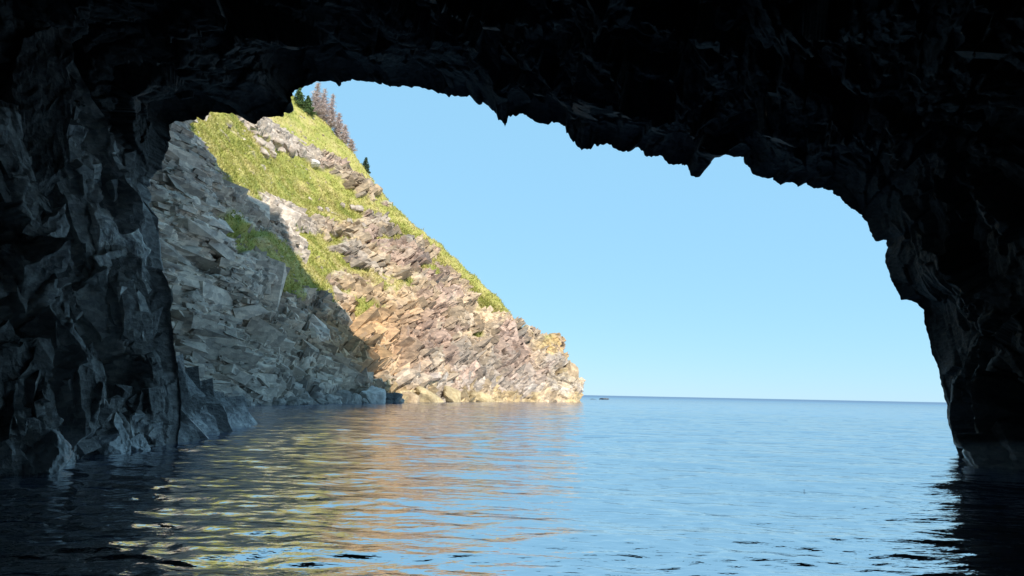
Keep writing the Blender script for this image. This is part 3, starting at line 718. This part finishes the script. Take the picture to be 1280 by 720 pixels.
# ------------------------------------------------------------------ trees
def conifer(name, base, height, spread, mats, label, group, seed, dead=False, lean=0):
    g = np.random.default_rng(seed)
    root = bpy.data.objects.new(name, None); COL.objects.link(root); root.location = base
    tag(root, label, 'tree', group)
    # trunk
    V = []; Q = []
    k = 8; lv = 9
    for i in range(lv):
        f = i/(lv-1); rd = .02*height*(1-f)+.02
        for j in range(k):
            a = 2*math.pi*j/k; V.append((rd*math.cos(a)+lean*f*f*height, rd*math.sin(a), -.5+f*(height+.5)))
    for i in range(lv-1):
        for j in range(k): Q.append((i*k+j, i*k+(j+1) % k, (i+1)*k+(j+1) % k, (i+1)*k+j))
    mesh_from('trunk', V, Q, mats[0], root)
    # crown: drooping limbs that carry many small sprays
    V = []; Q = []
    def quad(c, u, w):
        n0 = len(V); V.extend((c-u-w, c+u-w, c+u+w, c-u+w)); Q.append((n0, n0+1, n0+2, n0+3))
    def tri_bar(p0, p1, r0):
        d = p1-p0; a = np.cross(d, (0, 0, 1.0)); a = a/(np.linalg.norm(a)+1e-6)*r0; b = np.cross(d, a); b = b/(np.linalg.norm(b)+1e-6)*r0
        n0 = len(V); 
        for s_ in (a, -.5*a+.87*b, -.5*a-.87*b): V.append(p0+s_)
        for s_ in (a, -.5*a+.87*b, -.5*a-.87*b): V.append(p1+s_*.4)
        for i in range(3): Q.append((n0+i, n0+(i+1) % 3, n0+3+(i+1) % 3, n0+3+i))
    z = .06*height if not dead else .1*height
    while z < height*.985:
        f = z/height
        L = spread*(1-f)**.8*(.7+.5*g.random())+.08
        nb = int(5+4*(1-f))
        for b in range(nb):
            if g.random() < .12: continue
            az = g.random()*6.283; ln = L*(.55+.6*g.random())
            dr = np.array((math.cos(az), math.sin(az), -.25-.25*g.random() if not dead else -.05+.35*(g.random()-.4)))
            c0 = np.array((lean*f*f*height, 0, z)); c1 = c0+dr*ln
            tri_bar(c0, c1, .012*height*(1-f)*.35+.012)
            m = max(3, int(ln/(.13 if not dead else .16)))
            for q in range(m):
                ff = (q+.6*g.random()+.3)/m
                c = c0+dr*ln*ff+np.array((0, 0, .18*ff*ff*ln))+g.normal(size=3)*.07
                if dead:
                    e = g.normal(size=3); e /= np.linalg.norm(e); e[2] *= .6
                    tri_bar(c, c+e*(.3+.7*g.random()), .035+.03*g.random())
                else:
                    u = g.normal(size=3); u /= np.linalg.norm(u); w = np.cross(u, g.normal(size=3)); w /= np.linalg.norm(w)
                    quad(c, u*(.16+.12*g.random()), w*(.07+.05*g.random()))
        z += height*.014+.05
    mesh_from('crown', np.array(V), Q, mats[1], root)
    return root
GR = 'dead conifers on the ridge'
TREES = [   # px, py(base), height, spread, kind, label
    (372, 131, 6.5, 3.2, 0, 'tallest living green spruce at the left end of the ridge trees under the arch'),
    (383, 140, 6.0, 3.0, 0, 'lower living green spruce between the tallest green one and the dead conifers'),
    (393, 140, 11.5, 3.4, 1, 'dead grey conifer just right of the green spruces, leftmost of the bare ones'),
    (402, 146, 11.5, 3.4, 1, 'dead grey conifer second from the left among the bare trees'),
    (412, 158, 12.5, 2.8, 1, 'tall thin dead conifer with its spire standing clear against the sky'),
    (421, 168, 9.5, 3.0, 1, 'mid height dead conifer right of the tall thin spire'),
    (429, 178, 7.0, 2.6, 1, 'short dead conifer second from the right among the bare trees'),
    (437, 187, 4.5, 2.2, 1, 'smallest dead conifer at the right end of the bare trees'),
    (456, 211, 4.6, 1.6, 2, 'small dark young spruce alone on the ridge skyline right of the dead trees'),
]
for i, (px, py, h, sp, kd, lb) in enumerate(TREES):
    b = None
    for dy in range(0, 26):
        b, _n = hit(px, py+dy)
        if b: break
    if not b: continue
    b = b+Vector((0, 1.0, -.4))
    h *= (.78 if kd == 1 else .85); sp *= .8
    if kd == 1: conifer('dead_tree', b, h, sp, (M_DEADB, M_DEAD), lb, GR, 500+i, True, .02)
    else: conifer('spruce_tree', b, h, sp, (M_BARK, M_NEEDLE if kd == 0 else M_NEEDLE2), lb, None, 500+i)

# ------------------------------------------------------------------ turf tufts (uncountable)
def build_grass():
    w = HT*(HV < 5.05)*(HU > 1.5)
    idx = np.where((w > .55))[0]
    g = np.random.default_rng(9)
    idx = idx[g.random(len(idx)) > .8*sstep(3.9, 4.5, HV[idx])]
    idx = g.choice(idx, min(42000, len(idx)), replace=False)
    c = HQ[idx]+g.normal(size=(len(idx), 3))*.1
    n = HN[idx]*.5+np.array((0, 0, .8))
    clump = fbm(c, 3, 77, 3)
    V = []; 
    k = len(idx); Vs = []; tri = []
    for b in range(3):
        a = g.random(k)*6.283; h = (.10+.2*g.random(k))*(1+.6*clump)
        wd = .05+.06*g.random(k)
        side = np.stack((np.cos(a), np.sin(a), 0*a), 1)*wd[:, None]
        tip = n*h[:, None]+g.normal(size=(k, 3))*.16+np.array((.06, -.06, -.05))
        base = c+g.normal(size=(k, 3))*.08-n*.05
        Vs.append(np.stack((base-side, base+side, base+tip), 1).reshape(-1, 3))
    V = np.concatenate(Vs); Fq = np.arange(len(V)).reshape(-1, 3)
    t = NT('grass_blades')
    cc = t.ramp(t.noise(.22, 6, .65), [(.3, (.22, .26, .05)), (.45, (.36, .365, .085)), (.58, (.46, .42, .15)), (.72, (.52, .43, .22))])
    cc = t.mix(1.0, cc, t.ramp(t.noise(2.6, 6, .75), [(.3, (.6,)*3), (.5, (1,)*3), (.72, (1.35,)*3)]), 'MULTIPLY')
    t.l(cc, t.b.inputs['Base Color']); t.b.inputs['Roughness'].default_value = .7
    o = mesh_from('grass', V, Fq, t.m)
    tag(o, 'short yellow green grass covering the headland slope', 'grass', kind='stuff')
build_grass()

# ------------------------------------------------------------------ seaweed flecks on the water
g = random.Random(21)
spots = [(g.gauss(760, 60), g.gauss(583, 12)) for _ in range(9)]+[(g.gauss(940, 40), g.gauss(597, 8)) for _ in range(10)]+[(g.uniform(700, 1100), g.uniform(600, 700)) for _ in range(11)]
proto = None
for (px, py) in spots:
    d = CM @ Vector(((px-W0/2)/F, (H0/2-py)/F, -1.0)); k = -(CAM_Z-.03)/d.z
    if proto is None:
        proto = boulder_mesh('seaweed_fleck', (.017, .013, .008), M_WEED, 33, sub=5)
        tag(proto, 'tiny dark fleck of drifting seaweed on the open water', 'seaweed', 'seaweed flecks drifting on the water'); o = proto
    else:
        o = proto.copy(); COL.objects.link(o)
    o.location = (d.x*k, d.y*k, -.001); s_ = g.uniform(.5, 1.2); o.scale = (s_, s_, s_*.35); o.rotation_euler = (0, 0, g.uniform(0, 6))

# ------------------------------------------------------------------ light
SUN_EL, SUN_AZ = R(42), R(141)                       # azimuth clockwise from +Y: behind the boat, to the right
sv = Vector((math.sin(SUN_AZ)*math.cos(SUN_EL), math.cos(SUN_AZ)*math.cos(SUN_EL), math.sin(SUN_EL)))
ld = bpy.data.lights.new('sun', 'SUN'); ld.energy = 4.6; ld.angle = R(.53); ld.color = (1, .93, .82)
lo = bpy.data.objects.new('sun', ld); COL.objects.link(lo); lo.rotation_euler = sv.to_track_quat('Z', 'Y').to_euler(); lo.location = (60, -60, 150)
w = bpy.data.worlds.new('World'); sc.world = w; w.use_nodes = True
nt = w.node_tree; bg = nt.nodes['Background']
sk = nt.nodes.new('ShaderNodeTexSky'); sk.sky_type = 'NISHITA'; sk.sun_disc = False
sk.sun_elevation = SUN_EL; sk.sun_rotation = SUN_AZ; sk.air_density = 1.0; sk.dust_density = 0; sk.ozone_density = 3
hs = nt.nodes.new('ShaderNodeMix'); hs.data_type = 'RGBA'; hs.inputs[0].default_value = .8   # clear marine air: evens out the sky
hs.inputs[7].default_value = (2.15, 4.45, 6.25, 1)
nt.links.new(sk.outputs[0], hs.inputs[6]); nt.links.new(hs.outputs[2], bg.inputs[0]); bg.inputs[1].default_value = .12
vs = sc.view_settings; vs.view_transform = 'Standard'; vs.look = 'None'; vs.exposure = 0.47; vs.gamma = 1; vs.use_curve_mapping = False
sc.render.engine = 'CYCLES'
cy = sc.cycles; cy.max_bounces = 9; cy.diffuse_bounces = 8; cy.glossy_bounces = 3; cy.use_denoising = True
try: cy.denoiser = 'OPENIMAGEDENOISE'
except Exception: pass
cy.sample_clamp_indirect = 8
